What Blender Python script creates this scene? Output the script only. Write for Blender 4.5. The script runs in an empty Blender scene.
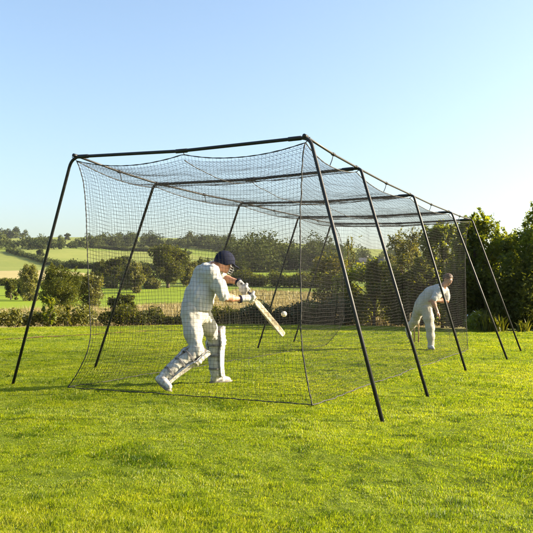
import bpy, math
import numpy as np
from mathutils import Vector, Matrix

scene = bpy.context.scene
COL = scene.collection
R = math.radians

# ------------------------------------------------------------------ camera
CAM = np.array([4.439, -7.055, 1.098]); FPX = 756.3; MID = 266.5
PITCH, YAW = 0.0403, -0.4463
FW = np.array([math.sin(YAW)*math.cos(PITCH), math.cos(YAW)*math.cos(PITCH), math.sin(PITCH)])
RT = np.array([math.cos(YAW), -math.sin(YAW), 0.0])
UP = np.cross(RT, FW)
FH = np.array([math.sin(YAW), math.cos(YAW), 0.0])          # horizontal forward
cd = bpy.data.cameras.new('camera'); co = bpy.data.objects.new('camera', cd); COL.objects.link(co)
cd.sensor_width = 36.0; cd.lens = FPX/533*36.0; cd.clip_start = 0.05; cd.clip_end = 9000
M = Matrix(((RT[0], UP[0], -FW[0], CAM[0]), (RT[1], UP[1], -FW[1], CAM[1]), (RT[2], UP[2], -FW[2], CAM[2]), (0, 0, 0, 1)))
co.matrix_world = M
scene.camera = co

# ------------------------------------------------------------------ sky, sun, exposure
SUN_AZ = (0.87, 0.50); SUN_EL = 23.0
world = bpy.data.worlds.new('World'); scene.world = world; world.use_nodes = True
wn = world.node_tree.nodes; wl = world.node_tree.links
bg = wn['Background']; sky = wn.new('ShaderNodeTexSky'); sky.sky_type = 'NISHITA'
sky.sun_disc = False; sky.sun_elevation = R(SUN_EL); sky.sun_rotation = math.atan2(SUN_AZ[0], SUN_AZ[1])
sky.air_density = 1.15; sky.dust_density = 2.9; sky.ozone_density = 2.2; sky.altitude = 50
wl.new(sky.outputs[0], bg.inputs[0]); bg.inputs[1].default_value = 0.079
sl = bpy.data.lights.new('sun', 'SUN'); so = bpy.data.objects.new('sun', sl); COL.objects.link(so)
sl.energy = 5.0; sl.angle = R(0.5); sl.color = (1.0, 0.84, 0.60)
h = math.hypot(*SUN_AZ); sdir = Vector((SUN_AZ[0]/h*math.cos(R(SUN_EL)), SUN_AZ[1]/h*math.cos(R(SUN_EL)), math.sin(R(SUN_EL))))
so.rotation_euler = sdir.to_track_quat('Z', 'Y').to_euler(); so.location = (30, 20, 30)
vs = scene.view_settings
scene.display_settings.display_device = 'sRGB'
vs.view_transform = 'Standard'; vs.look = 'None'; vs.exposure = 2.0; vs.gamma = 1.0; vs.use_curve_mapping = False
HAZE = 0.00007
scene.cycles.max_bounces = 8; scene.cycles.transparent_max_bounces = 8
scene.cycles.use_denoising = True
scene.cycles.sample_clamp_indirect = 6

# ------------------------------------------------------------------ helpers
def ray(px, py):
    return FW + RT*(px-MID)/FPX + UP*(MID-py)/FPX
def on_ground(px, py, z=0.0):
    d = ray(px, py); return CAM + d*((z-CAM[2])/d[2])
def on_y(px, py, y):
    d = ray(px, py); return CAM + d*((y-CAM[1])/d[1])
def far_xy(px, d):
    """ground-plan point at bearing of column px, d metres along the view axis"""
    p = CAM + FH*d + RT*((px-MID)/FPX*d); return float(p[0]), float(p[1])

def _hash(ix, iy, iz, seed):
    n = (ix*374761393 + iy*668265263 + iz*2147483647 + seed*1274126177) & 0xffffffff
    n = ((n ^ (n >> 13))*1274126177) & 0xffffffff
    n = ((n ^ (n >> 16))*2246822519) & 0xffffffff
    return ((n ^ (n >> 15)) & 0xffff)/65535.0
def noise(P, scale, seed=0):
    """smooth value noise in -1..1 at points P (N,3)"""
    Q = np.asarray(P, float)*scale; I = np.floor(Q).astype(np.int64); F = Q-I; F = F*F*(3-2*F)
    out = 0
    for dx in (0, 1):
        for dy in (0, 1):
            for dz in (0, 1):
                w = (F[..., 0] if dx else 1-F[..., 0])*(F[..., 1] if dy else 1-F[..., 1])*(F[..., 2] if dz else 1-F[..., 2])
                out = out + w*_hash(I[..., 0]+dx, I[..., 1]+dy, I[..., 2]+dz, seed)
    return out*2-1
def noise2(x, y, scale, seed=0):
    return noise(np.stack([x, y, np.full_like(x, 0.37)], -1), scale, seed)

def mesh_np(name, V, F, smooth=True, tint=None):
    """V (N,3); F list of (faces array (M,k)) or a single array"""
    me = bpy.data.meshes.new(name)
    V = np.ascontiguousarray(V, np.float32)
    Fs = F if isinstance(F, list) else [F]
    Fs = [np.asarray(f, np.int32) for f in Fs if len(f)]
    me.vertices.add(len(V)); me.vertices.foreach_set('co', V.ravel())
    nl = sum(f.size for f in Fs); nf = sum(len(f) for f in Fs)
    me.loops.add(nl); me.polygons.add(nf)
    me.loops.foreach_set('vertex_index', np.concatenate([f.ravel() for f in Fs]))
    starts = []; s = 0
    for f in Fs:
        starts.append(s+np.arange(len(f))*f.shape[1]); s += f.size
    me.polygons.foreach_set('loop_start', np.concatenate(starts).astype(np.int32))
    me.polygons.foreach_set('use_smooth', np.full(nf, smooth, bool))
    if tint is not None:
        a = me.attributes.new('tint', 'FLOAT', 'POINT'); a.data.foreach_set('value', np.ascontiguousarray(tint, np.float32))
    me.update(calc_edges=True); me.validate()
    return me
def obj(name, me, mat=None, parent=None, loc=None):
    o = bpy.data.objects.new(name, me); COL.objects.link(o)
    if mat is not None:
        for m in (mat if isinstance(mat, (list, tuple)) else [mat]): me.materials.append(m)
    if parent is not None:
        o.parent = parent
        if parent.type == 'EMPTY':
            o.location = -Vector(parent.location) if loc is None else loc
    elif loc is not None: o.location = loc
    return o
def tag(o, label=None, cat=None, group=None, kind=None):
    if label: o['label'] = label
    if cat: o['category'] = cat
    if group: o['group'] = group
    if kind: o['kind'] = kind
    return o
def thing(name, label, cat, loc=(0, 0, 0), group=None):
    o = bpy.data.objects.new(name, None); COL.objects.link(o); o.location = loc; o.empty_display_size = .2
    return tag(o, label, cat, group)

class MB:
    """collects shapes (world coordinates) into one mesh"""
    def __init__(s): s.V = []; s.F = {}; s.T = []; s.n = 0
    def add(s, V, F, tint=0.5):
        V = np.asarray(V, float)
        for f in (F if isinstance(F, list) else [F]):
            f = np.asarray(f)
            if len(f): s.F.setdefault(f.shape[1], []).append(f+s.n)
        s.V.append(V); s.n += len(V)
        s.T.append(np.full(len(V), tint) if np.isscalar(tint) else np.asarray(tint))
    def tube(s, P, r, k=8, cap=True, tint=0.5):
        P = np.asarray(P, float); n = len(P); r = np.full(n, r) if np.isscalar(r) else np.asarray(r, float)
        T = np.gradient(P, axis=0); T /= np.linalg.norm(T, axis=1)[:, None]+1e-12
        a = np.array([0, 0, 1.]) if abs(T[0][2]) < .9 else np.array([1., 0, 0])
        N = np.cross(T[0], a); N /= np.linalg.norm(N); Ns = [N]
        for i in range(1, n):
            N = Ns[-1]-T[i]*np.dot(Ns[-1], T[i]); N /= np.linalg.norm(N)+1e-12; Ns.append(N)
        Ns = np.array(Ns); B = np.cross(T, Ns); an = np.arange(k)*2*math.pi/k
        V = P[:, None]+r[:, None, None]*(np.cos(an)[None, :, None]*Ns[:, None]+np.sin(an)[None, :, None]*B[:, None])
        V = V.reshape(-1, 3); i = np.arange(n-1)[:, None]*k; j = np.arange(k)[None]; j2 = (j+1) % k
        F = np.stack([i+j, i+j2, i+k+j2, i+k+j], -1).reshape(-1, 4)
        if cap:
            V = np.concatenate([V, P[:1], P[-1:]]); c0 = n*k
            jj = np.arange(k)
            t1 = np.stack([(jj+1) % k, jj, np.full(k, c0)], 1); t2 = np.stack([(n-1)*k+jj, (n-1)*k+(jj+1) % k, np.full(k, c0+1)], 1)
            s.add(V, [F, np.concatenate([t1, t2])], tint)
        else: s.add(V, F, tint)
    def box(s, c, sz, ax=None, tint=.5):
        c = np.asarray(c, float); A = np.eye(3) if ax is None else np.asarray(ax)
        o = np.array([[x, y, z] for x in (-.5, .5) for y in (-.5, .5) for z in (-.5, .5)])*np.asarray(sz)
        F = np.array([[0, 1, 3, 2], [4, 6, 7, 5], [0, 4, 5, 1], [2, 3, 7, 6], [0, 2, 6, 4], [1, 5, 7, 3]])
        s.add(c+o@A, F, tint)
    def ball(s, c, r, ax=None, nu=16, nv=10, tint=.5):
        th = np.linspace(0, math.pi, nv+1)[1:-1]; ph = np.arange(nu)*2*math.pi/nu
        V = np.stack([np.outer(np.sin(th), np.cos(ph)), np.outer(np.sin(th), np.sin(ph)), np.outer(np.cos(th), np.ones(nu))], -1).reshape(-1, 3)
        V = np.concatenate([V, [[0, 0, 1], [0, 0, -1]]])*np.asarray(r)
        A = np.eye(3) if ax is None else np.asarray(ax); m = nv-1
        i = np.arange(m-1)[:, None]*nu; j = np.arange(nu)[None]; j2 = (j+1) % nu
        F = np.stack([i+j, i+nu+j, i+nu+j2, i+j2], -1).reshape(-1, 4); jj = np.arange(nu)
        t = np.concatenate([np.stack([jj, (jj+1) % nu, np.full(nu, m*nu)], 1), np.stack([(m-1)*nu+(jj+1) % nu, (m-1)*nu+jj, np.full(nu, m*nu+1)], 1)])
        s.add(np.asarray(c, float)+V@A, [F, t], tint)
    def build(s, name, mat, parent=None, smooth=True, loc=None):
        me = mesh_np(name, np.concatenate(s.V), [np.concatenate(v) for v in s.F.values()], smooth, np.concatenate(s.T))
        return obj(name, me, mat, parent, loc)

# ------------------------------------------------------------------ materials
def newmat(name):
    m = bpy.data.materials.new(name); m.use_nodes = True; nt = m.node_tree; nt.nodes.clear()
    out = nt.nodes.new('ShaderNodeOutputMaterial'); return m, nt, out
def nd(nt, t, **kw):
    n = nt.nodes.new(t)
    for k, v in kw.items():
        if k in n.inputs: n.inputs[k].default_value = v
        else: setattr(n, k, v)
    return n
def ramp(nt, fac, stops):
    r = nt.nodes.new('ShaderNodeValToRGB'); e = r.color_ramp.elements
    while len(e) < len(stops): e.new(.5)
    for el, (p, c) in zip(e, stops): el.position = p; el.color = (*c, 1)
    nt.links.new(fac, r.inputs[0]); return r.outputs[0]
def plain(name, c1, c2=None, rough=.5, scale=20, metal=0, bump=0, bscale=None, spec=.5, detail=4):
    m, nt, out = newmat(name); p = nd(nt, 'ShaderNodeBsdfPrincipled', Roughness=rough, Metallic=metal)
    p.inputs['Specular IOR Level'].default_value = spec
    tc = nd(nt, 'ShaderNodeTexCoord')
    n = nd(nt, 'ShaderNodeTexNoise', Scale=scale, Detail=detail); nt.links.new(tc.outputs['Object'], n.inputs['Vector'])
    nt.links.new(ramp(nt, n.outputs[0], [(.35, c1), (.65, c2 or tuple(x*.75 for x in c1))]), p.inputs['Base Color'])
    if bump:
        n2 = nd(nt, 'ShaderNodeTexNoise', Scale=bscale or scale*3, Detail=3); nt.links.new(tc.outputs['Object'], n2.inputs['Vector'])
        b = nd(nt, 'ShaderNodeBump', Strength=bump, Distance=.01); nt.links.new(n2.outputs[0], b.inputs['Height']); nt.links.new(b.outputs[0], p.inputs['Normal'])
    nt.links.new(p.outputs[0], out.inputs[0]); return m
def leafmat(name, stops, trans=.4, tcol=None, gloss=.025, rough=.45):
    m, nt, out = newmat(name); at = nd(nt, 'ShaderNodeAttribute', attribute_name='tint')
    c = ramp(nt, at.outputs['Fac'], stops)
    d = nd(nt, 'ShaderNodeBsdfDiffuse'); nt.links.new(c, d.inputs[0])
    t = nd(nt, 'ShaderNodeBsdfTranslucent')
    mul = nd(nt, 'ShaderNodeMix', data_type='RGBA', blend_type='MULTIPLY'); mul.inputs[0].default_value = 1
    nt.links.new(c, mul.inputs[6]); mul.inputs[7].default_value = (*(tcol or (1.7, 1.6, .6)), 1); nt.links.new(mul.outputs[2], t.inputs[0])
    mx = nd(nt, 'ShaderNodeMixShader'); mx.inputs[0].default_value = trans
    nt.links.new(d.outputs[0], mx.inputs[1]); nt.links.new(t.outputs[0], mx.inputs[2])
    g = nd(nt, 'ShaderNodeBsdfGlossy', Roughness=rough); g.inputs[0].default_value = (.9, .95, 1, 1)
    mx2 = nd(nt, 'ShaderNodeMixShader'); mx2.inputs[0].default_value = gloss
    nt.links.new(mx.outputs[0], mx2.inputs[1]); nt.links.new(g.outputs[0], mx2.inputs[2]); nt.links.new(mx2.outputs[0], out.inputs[0]); return m

MAT = dict(
    steel=plain('black_steel', (.010, .011, .013), (.018, .018, .02), .5, 8, spec=.3),
    rail=plain('weathered_rail', (.018, .016, .014), (.012, .011, .010), .5, 14),
    net=plain('black_twine', (.008, .008, .008), (.013, .0125, .012), .8, 30, spec=.25),
    rope=plain('dark_rope', (.02, .02, .022), (.035, .033, .03), .8, 60),
    white=plain('white_cotton', (.49, .485, .455), (.42, .415, .39), .85, 9, bump=.55, bscale=26, spec=.15),
    cream=plain('cream_flannel', (.46, .445, .395), (.38, .365, .32), .9, 7, bump=.55, bscale=22, spec=.12),
    pad=plain('scuffed_white_pad', (.58, .57, .54), (.36, .33, .29), .6, 16, bump=.3, bscale=70),
    leather=plain('scuffed_white_leather', (.56, .55, .52), (.34, .31, .28), .5, 22, bump=.2),
    strap=plain('dark_strap', (.10, .10, .10), (.20, .19, .18), .7, 40),
    navy=plain('navy_cloth', (.006, .008, .022), (.010, .013, .032), .85, 40, bump=.15, spec=.15),
    grille=plain('grille_steel', (.35, .35, .36), (.22, .22, .23), .35, 30, metal=.7),
    skin=plain('skin', (.48, .25, .16), (.36, .17, .10), .5, 14, bump=.08),
    hair=plain('brown_hair', (.075, .034, .014), (.035, .016, .007), .55, 60, bump=.4, bscale=150),
    willow=plain('willow_bat', (.52, .45, .30), (.36, .28, .16), .5, 15, bump=.1),
    grip=plain('bat_grip', (.05, .05, .055), (.09, .09, .09), .8, 80),
    ballm=plain('cream_ball', (.80, .74, .60), (.66, .58, .44), .45, 24),
    sole=plain('boot_sole', (.20, .19, .17), (.12, .11, .10), .7, 40),
    redpatch=plain('red_knee_lining', (.38, .10, .07), (.28, .07, .05), .7, 40),
    stump=plain('ash_stump', (.42, .28, .14), (.30, .19, .09), .5, 20),
    bark=plain('bark', (.10, .075, .05), (.05, .038, .027), .9, 9, bump=.6, bscale=18),
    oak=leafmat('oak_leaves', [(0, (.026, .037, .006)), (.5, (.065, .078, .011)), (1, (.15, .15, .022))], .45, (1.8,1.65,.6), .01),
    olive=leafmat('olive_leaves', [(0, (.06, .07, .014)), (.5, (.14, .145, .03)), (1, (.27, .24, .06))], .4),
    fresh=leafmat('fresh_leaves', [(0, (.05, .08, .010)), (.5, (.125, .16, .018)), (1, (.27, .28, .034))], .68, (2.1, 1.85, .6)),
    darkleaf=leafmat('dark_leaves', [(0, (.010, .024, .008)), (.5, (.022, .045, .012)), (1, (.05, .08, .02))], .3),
    yellowleaf=leafmat('yellow_green_leaves', [(0, (.06, .075, .012)), (.5, (.13, .13, .02)), (1, (.22, .19, .035))], .45),
    farwood=leafmat('far_wood_leaves', [(0, (.03, .044, .016)), (.5, (.058, .074, .024)), (1, (.10, .108, .034))], .2, None, .0),
    petal=leafmat('white_petals', [(0, (.7, .7, .68)), (1, (.8, .8, .8))], .3, (1, 1, 1)),
    blade=leafmat('grass_blades', [(0, (.04, .08, .004)), (.4, (.172, .228, .005)), (.8, (.29, .315, .010)), (1, (.40, .36, .09))], .58, (1.4, 1.4, .5), .015, .45),
    straw=leafmat('straw_stalks', [(0, (.14, .12, .04)), (.5, (.25, .205, .075)), (1, (.37, .30, .125))], .35, (1.1, 1, .8), .03),
    house=plain('rendered_wall', (.28, .25, .21), (.22, .20, .17), .9, 3),
    slate=plain('slate_roof', (.030, .033, .038), (.02, .022, .025), .6, 4),
    glass=plain('window_glass', (.03, .035, .04), (.02, .025, .03), .1, 2),
    stone=plain('pale_stone', (.40, .39, .37), (.28, .27, .26), .85, 12, bump=.4),
)
def groundmat(name, stops, s1=1.2, s2=14, bump=.3):
    m, nt, out = newmat(name); p = nd(nt, 'ShaderNodeBsdfPrincipled', Roughness=.95); p.inputs['Specular IOR Level'].default_value = .1
    tc = nd(nt, 'ShaderNodeTexCoord')
    a = nd(nt, 'ShaderNodeTexNoise', Scale=s1, Detail=6, Roughness=.65); b = nd(nt, 'ShaderNodeTexNoise', Scale=s2, Detail=5, Roughness=.7)
    for n in (a, b): nt.links.new(tc.outputs['Object'], n.inputs['Vector'])
    mx = nd(nt, 'ShaderNodeMath', operation='ADD'); nt.links.new(a.outputs[0], mx.inputs[0]); nt.links.new(b.outputs[0], mx.inputs[1])
    hf = nd(nt, 'ShaderNodeMath', operation='MULTIPLY'); hf.inputs[1].default_value = .5; nt.links.new(mx.outputs[0], hf.inputs[0])
    nt.links.new(ramp(nt, hf.outputs[0], stops), p.inputs['Base Color'])
    bp = nd(nt, 'ShaderNodeBump', Strength=bump, Distance=.05); nt.links.new(b.outputs[0], bp.inputs['Height']); nt.links.new(bp.outputs[0], p.inputs['Normal'])
    nt.links.new(p.outputs[0], out.inputs[0]); return m
MAT['lawn'] = groundmat('lawn_turf', [(.35, (.03, .048, .004)), (.5, (.085, .115, .006)), (.65, (.15, .18, .010))], 1.1, 24)
MAT['meadow'] = groundmat('meadow', [(.35, (.09, .135, .016)), (.65, (.15, .18, .026))], .03, .5)
MAT['brightgreen'] = groundmat('bright_field', [(.35, (.115, .17, .008)), (.65, (.17, .225, .012))], .03, .7)
MAT['palefield'] = groundmat('pale_field', [(.35, (.115, .15, .028)), (.65, (.19, .205, .05))], .02, .35)
MAT['tan'] = groundmat('stubble_field', [(.35, (.25, .215, .09)), (.65, (.32, .275, .125))], .02, .5)
MAT['rough'] = groundmat('rough_grass', [(.35, (.13, .13, .04)), (.65, (.26, .22, .08))], .25, 2.5)
MAT['soil'] = groundmat('bare_soil', [(.35, (.16, .085, .035)), (.65, (.10, .075, .03))], 3, 20)

# ------------------------------------------------------------------ terrain
_D = np.array([0, 27, 31, 45, 65, 90, 130, 170, 220, 280, 380, 500, 650, 850, 1000, 1400, 6000])
_Z = np.array([-.10, -.10, -.10, -.2, -.3, -.2, .6, 2.4, 5.2, 9.6, 18, 29.5, 43, 66, 67, 40, 0])
_dd = np.linspace(0, 6000, 60001); _zz = np.interp(_dd, _D, _Z)
_k = np.hanning(61); _k /= _k.sum(); _zs = np.convolve(np.pad(_zz, 30, 'edge'), _k, 'valid')
def terrain_z(x, y):
    x = np.asarray(x, float); y = np.asarray(y, float)
    dx = x-CAM[0]; dy = y-CAM[1]
    d = dx*FH[0]+dy*FH[1]; lat = dx*RT[0]+dy*RT[1]
    r = np.where(d > 0, np.sqrt(d*d+.25*lat*lat), 0)
    z = np.interp(r, _dd, _zs)
    u = lat/np.maximum(d, 1)
    z = z*(1-.26*np.clip((u+.12)/.30, 0, 1)*np.clip((r-250)/300, 0, 1))
    z += noise2(x, y, 1/170., 3)*np.clip((r-120)/500, 0, 1)*7 + noise2(x, y, 1/45., 5)*np.clip((r-50)/200, 0, 1)*.8
    return z
az = np.concatenate([np.linspace(-170, -32, 60)[:-1], np.linspace(-32, 32, 400)[:-1], np.linspace(32, 170, 60)])*math.pi/180
rad = np.concatenate([[1.0, 10, 20], np.geomspace(26, 1100, 260), np.geomspace(1150, 2000, 12)])
A, Rr = np.meshgrid(az, rad)
X = CAM[0]+Rr*(np.cos(A)*FH[0]+np.sin(A)*RT[0]); Y = CAM[1]+Rr*(np.cos(A)*FH[1]+np.sin(A)*RT[1])
Zt = terrain_z(X, Y)
nA, nR = len(az), len(rad); ii = np.arange(nR-1)[:, None]*nA; jj = np.arange(nA-1)[None]
TF = np.stack([ii+jj, ii+jj+1, ii+nA+jj+1, ii+nA+jj], -1).reshape(-1, 4)
tme = mesh_np('terrain', np.stack([X, Y, Zt], -1).reshape(-1, 3), TF)
FIELDS = [  # (material, polygon in (bearing column, distance))
    ('rough', [(-700, 26), (500, 26), (500, 58), (345, 120), (330, 160), (235, 170), (190, 118), (90, 66), (-700, 62)]),
    ('brightgreen', [(-700, 62), (90, 66), (190, 118), (235, 170), (205, 182), (95, 170), (-700, 160)]),
    ('brightgreen', [(225, 205), (330, 205), (420, 230), (420, 285), (225, 275)]),
    ('tan', [(-700, 185), (-30, 190), (28, 205), (100, 200), (100, 245), (28, 285), (-700, 290)]),
    ('palefield', [(-700, 296), (28, 290), (84, 306), (66, 334), (40, 384), (8, 449), (-700, 460)]),
    ('palefield', [(12, 440), (84, 318), (250, 300), (260, 500), (10, 520)]),
    ('palefield', [(-700, 640), (900, 640), (900, 1100), (-700, 1100)]),
]
cx = (X[:-1, :-1]+X[1:, 1:])*.5; cy = (Y[:-1, :-1]+Y[1:, 1:])*.5
dx, dy = cx-CAM[0], cy-CAM[1]; fd = dx*FH[0]+dy*FH[1]; fpx = MID+FPX*(dx*RT[0]+dy*RT[1])/np.maximum(fd, 1e-3)
fpx = np.where(fd > 0, fpx, 1e6); fl = np.log(np.maximum(fd, 1))
mi = np.zeros(fd.shape, int); mats = [MAT['meadow']]
for k, (mname, poly) in enumerate(FIELDS):
    if MAT[mname] not in mats: mats.append(MAT[mname])
    ins = np.zeros(fd.shape, bool); n = len(poly)
    for a in range(n):
        x1, d1 = poly[a]; x2, d2 = poly[(a+1) % n]; y1, y2 = math.log(d1), math.log(d2)
        if y1 == y2: continue
        ins ^= ((y1 > fl) != (y2 > fl)) & (fpx < (x2-x1)*(fl-y1)/(y2-y1)+x1)
    mi[ins] = mats.index(MAT[mname])
terrain = obj('hills', tme, mats); tme.polygons.foreach_set('material_index', mi.ravel().astype(np.int32))
tag(terrain, 'patchwork of farm fields rising to the skyline beyond the garden', 'hills', kind='structure')

# lawn sheet (edge runs along the hedge)
EDGE = [(-900, 27), (0, 27), (120, 28.5), (230, 30), (330, 29.5), (400, 28), (470, 26), (533, 24.5), (640, 26), (760, 34), (1300, 40)]
def lawn_h(x, y):
    return noise2(x, y, 1.1, 11)*.012 + noise2(x, y, .35, 12)*.02 + noise2(x, y, 6.5, 13)*.013 + noise2(x, y, 14, 14)*.007
def edge_dist(px): return np.interp(px, [e[0] for e in EDGE], [e[1] for e in EDGE])
u = np.concatenate([np.linspace(-900, -40, 60)[:-1], np.linspace(-40, 573, 520), np.linspace(573, 1300, 60)[1:]]); t = np.concatenate([np.linspace(-.6, .05, 12)[:-1], np.linspace(.05, .1, 8)[:-1], .1+.9*np.linspace(0, 1, 420)**1.6])
U, T_ = np.meshgrid(u, t); Dm = edge_dist(U)*T_
Lx = CAM[0]+FH[0]*Dm+RT[0]*(U-MID)/FPX*np.maximum(np.abs(Dm), 6); Ly = CAM[1]+FH[1]*Dm+RT[1]*(U-MID)/FPX*np.maximum(np.abs(Dm), 6)
Lz = lawn_h(Lx, Ly)-.005
nU = len(u); i1 = np.arange(len(t)-1)[:, None]*nU; j1 = np.arange(nU-1)[None]
lme = mesh_np('lawn', np.stack([Lx, Ly, Lz], -1).reshape(-1, 3), np.stack([i1+j1, i1+j1+1, i1+nU+j1+1, i1+nU+j1], -1).reshape(-1, 4))
tag(obj('lawn', lme, MAT['lawn']), 'mown sunlit garden lawn under the cricket cage', 'lawn', kind='structure')

def strip(name, pts, w, mat, label, cat, z=.006):
    P = np.array([on_ground(*q)[:2] for q in pts]); s = np.linspace(0, len(P)-1, 80)
    P = np.stack([np.interp(s, np.arange(len(P)), P[:, k]) for k in (0, 1)], 1)
    T = np.gradient(P, axis=0); T /= np.linalg.norm(T, axis=1)[:, None]; N = np.stack([-T[:, 1], T[:, 0]], 1)
    ww = w*(.7+.4*noise2(P[:, 0], P[:, 1], 1.5, 8))[:, None]*.5
    L = P+N*ww; Q = P-N*ww; V = np.concatenate([L, Q]); z_ = lawn_h(V[:, 0], V[:, 1])+z
    n = len(P); i = np.arange(n-1)
    return tag(obj(name, mesh_np(name, np.c_[V, z_], np.stack([i, i+n, i+n+1, i+1], 1)), mat), label, cat, kind='structure')
strip('soil_edge', [(-60, 341.5), (0, 340), (60, 336.8), (150, 331.2), (200, 329.3), (240, 328.6)], .20, MAT['soil'], 'thin line of bare brown soil crossing the far lawn', 'soil edge', .016)

# ------------------------------------------------------------------ grass
rng = np.random.default_rng(7)
def make_grass():
    N = 1500000
    # sample depth with density per area ~ d^-1.25
    q = rng.random(N); a = .75; d0, d1 = 2.9, 30.0
    d = (d0**a+q*(d1**a-d0**a))**(1/a)
    uu = np.where(rng.random(N) < .74, rng.uniform(-.42, .42, N), rng.uniform(-1.0, 1.0, N))
    x = CAM[0]+FH[0]*d+RT[0]*uu*d; y = CAM[1]+FH[1]*d+RT[1]*uu*d
    keep = d < edge_dist(MID+uu*FPX)-.05
    x, y, d = x[keep], y[keep], d[keep]; N = len(x)
    n1 = noise2(x, y, 4.5, 21); n2 = noise2(x, y, 1.3, 22); n3 = noise2(x, y, .45, 23); n4 = noise2(x, y, 11, 24)
    tuft = np.clip(noise2(x, y, 9.5, 26)*.9+noise2(x, y, 2.6, 27)*.7-.12, 0, 1.2)
    H = (.013+.006*n1+.006*n2+.005*n4+.022*tuft)*rng.uniform(.5, 1.4, N); H = np.clip(H, .005, .085)*(1+.012*(d-3))
    W = .0023*(d/3.3)**.75*rng.uniform(.7, 1.3, N)
    th = rng.uniform(0, 2*math.pi, N); lean = rng.uniform(.1, 1.1, N)
    wind = noise2(x, y, 2.2, 25)*1.5+1.0
    ld = th+rng.normal(0, .9, N); ld = np.where(rng.random(N) < .5, wind, ld)
    L = np.stack([np.cos(ld), np.sin(ld), np.zeros(N)], 1); S = np.stack([-np.sin(th), np.cos(th), np.zeros(N)], 1)
    B = np.stack([x, y, lawn_h(x, y)-.006], 1); Z = np.array([0, 0, 1.])
    h = H[:, None]; w = W[:, None]; le = lean[:, None]
    mid = B+Z*h*.6+L*h*le*.35; tip = B+Z*h*(1-.25*le)+L*h*le*1.0
    V = np.stack([B-S*w*.5, B+S*w*.5, mid+S*w*.42, mid-S*w*.42, tip], 1).reshape(-1, 3)
    b = np.arange(N)[:, None]*5
    tint = np.clip(+.50+.2*n2+.18*n3+.10*n1+.10*n4-.36*tuft+rng.normal(0, .10, N), 0, .93)  # tufts get a darker tint, adding painted shade to the shadows they cast
    dry = rng.random(N) < .045; tint[dry] = 1.0
    me = mesh_np('grass', V, [b+np.array([[0, 1, 2, 3]]), b+np.array([[3, 2, 4]])], True, np.repeat(tint, 5))
    tag(obj('grass', me, MAT['blade']), 'short sunlit blades of mown lawn grass', 'grass', kind='stuff')
make_grass()

def stalks(name, poly, N, h, mat, label, seed, spread=.5):
    """rough tall grass on the terrain inside a (column, distance) polygon"""
    g = np.random.default_rng(seed)
    px0 = min(p[0] for p in poly); px1 = max(p[0] for p in poly); d0 = min(p[1] for p in poly); d1 = max(p[1] for p in poly)
    px = g.uniform(px0, px1, N*3); d = np.exp(g.uniform(math.log(d0), math.log(d1), N*3)); ins = np.zeros(len(px), bool); n = len(poly)
    for a in range(n):
        x1, y1 = poly[a]; x2, y2 = poly[(a+1) % n]
        if y1 == y2: continue
        ins ^= ((y1 > d) != (y2 > d)) & (px < (x2-x1)*(d-y1)/(y2-y1)+x1)
    px, d = px[ins][:N], d[ins][:N]; N = len(px)
    x = CAM[0]+FH[0]*d+RT[0]*(px-MID)/FPX*d; y = CAM[1]+FH[1]*d+RT[1]*(px-MID)/FPX*d
    z = terrain_z(x, y); th = g.uniform(0, 6.28, N); H = h*g.uniform(.4, 1.2, N)*(1+.5*noise2(x, y, .3, seed)); W = .012*(d/30)*g.uniform(.6, 1.4, N)+.006
    S = np.stack([np.cos(th), np.sin(th), 0*th], 1); th2 = g.uniform(0, 6.28, N); L = np.stack([np.cos(th2), np.sin(th2), 0*th], 1)*g.uniform(0, spread, N)[:, None]
    B = np.stack([x, y, z-.03], 1); tip = B+np.array([0, 0, 1.])*H[:, None]+L*H[:, None]
    V = np.stack([B-S*W[:, None], B+S*W[:, None], tip], 1).reshape(-1, 3)
    tint = np.clip(.5+.3*noise2(x, y, .15, seed+1)+g.normal(0, .2, N), 0, 1)
    me = mesh_np(name, V, np.arange(N*3).reshape(-1, 3), True, np.repeat(tint, 3))
    tag(obj(name, me, mat), label, 'tall grass', kind='stuff')
stalks('straw_grass', [(-60, 31), (480, 31), (345, 118), (330, 158), (235, 168), (190, 116), (90, 64), (-60, 60)], 60000, .55, MAT['straw'], 'straw coloured rough grass beyond the low hedge', 31)

# ------------------------------------------------------------------ trees and hedges
def leaves(C, size, g, flat=.35):
    """diamond leaves at centres C with random attitude"""
    N = len(C); n = g.normal(size=(N, 3)); n[:, 2] = np.abs(n[:, 2])+flat; n /= np.linalg.norm(n, axis=1)[:, None]
    a = np.cross(n, g.normal(size=(N, 3))); a /= np.linalg.norm(a, axis=1)[:, None]+1e-9; b = np.cross(n, a)
    s = (size*g.uniform(.6, 1.4, N))[:, None]
    V = np.stack([C-a*s, C+b*s*.55-n*s*.1, C+a*s, C-b*s*.55-n*s*.1], 1).reshape(-1, 3)
    return V, np.arange(N*4).reshape(-1, 4)
def lobes_cloud(g, lob, N, shell=.75):
    """points inside lobes (cx,cy,cz,rx,ry,rz), denser near their skins"""
    lob = np.asarray(lob); w = lob[:, 3]*lob[:, 4]+lob[:, 3]*lob[:, 5]; k = g.choice(len(lob), N, p=w/w.sum())
    v = g.normal(size=(N, 3)); v /= np.linalg.norm(v, axis=1)[:, None]
    r = np.where(g.random(N) < shell, g.normal(.88, .2, N), g.random(N)**.5)
    P = lob[k, :3]+v*lob[k, 3:]*r[:, None]
    return P, k, v
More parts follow.
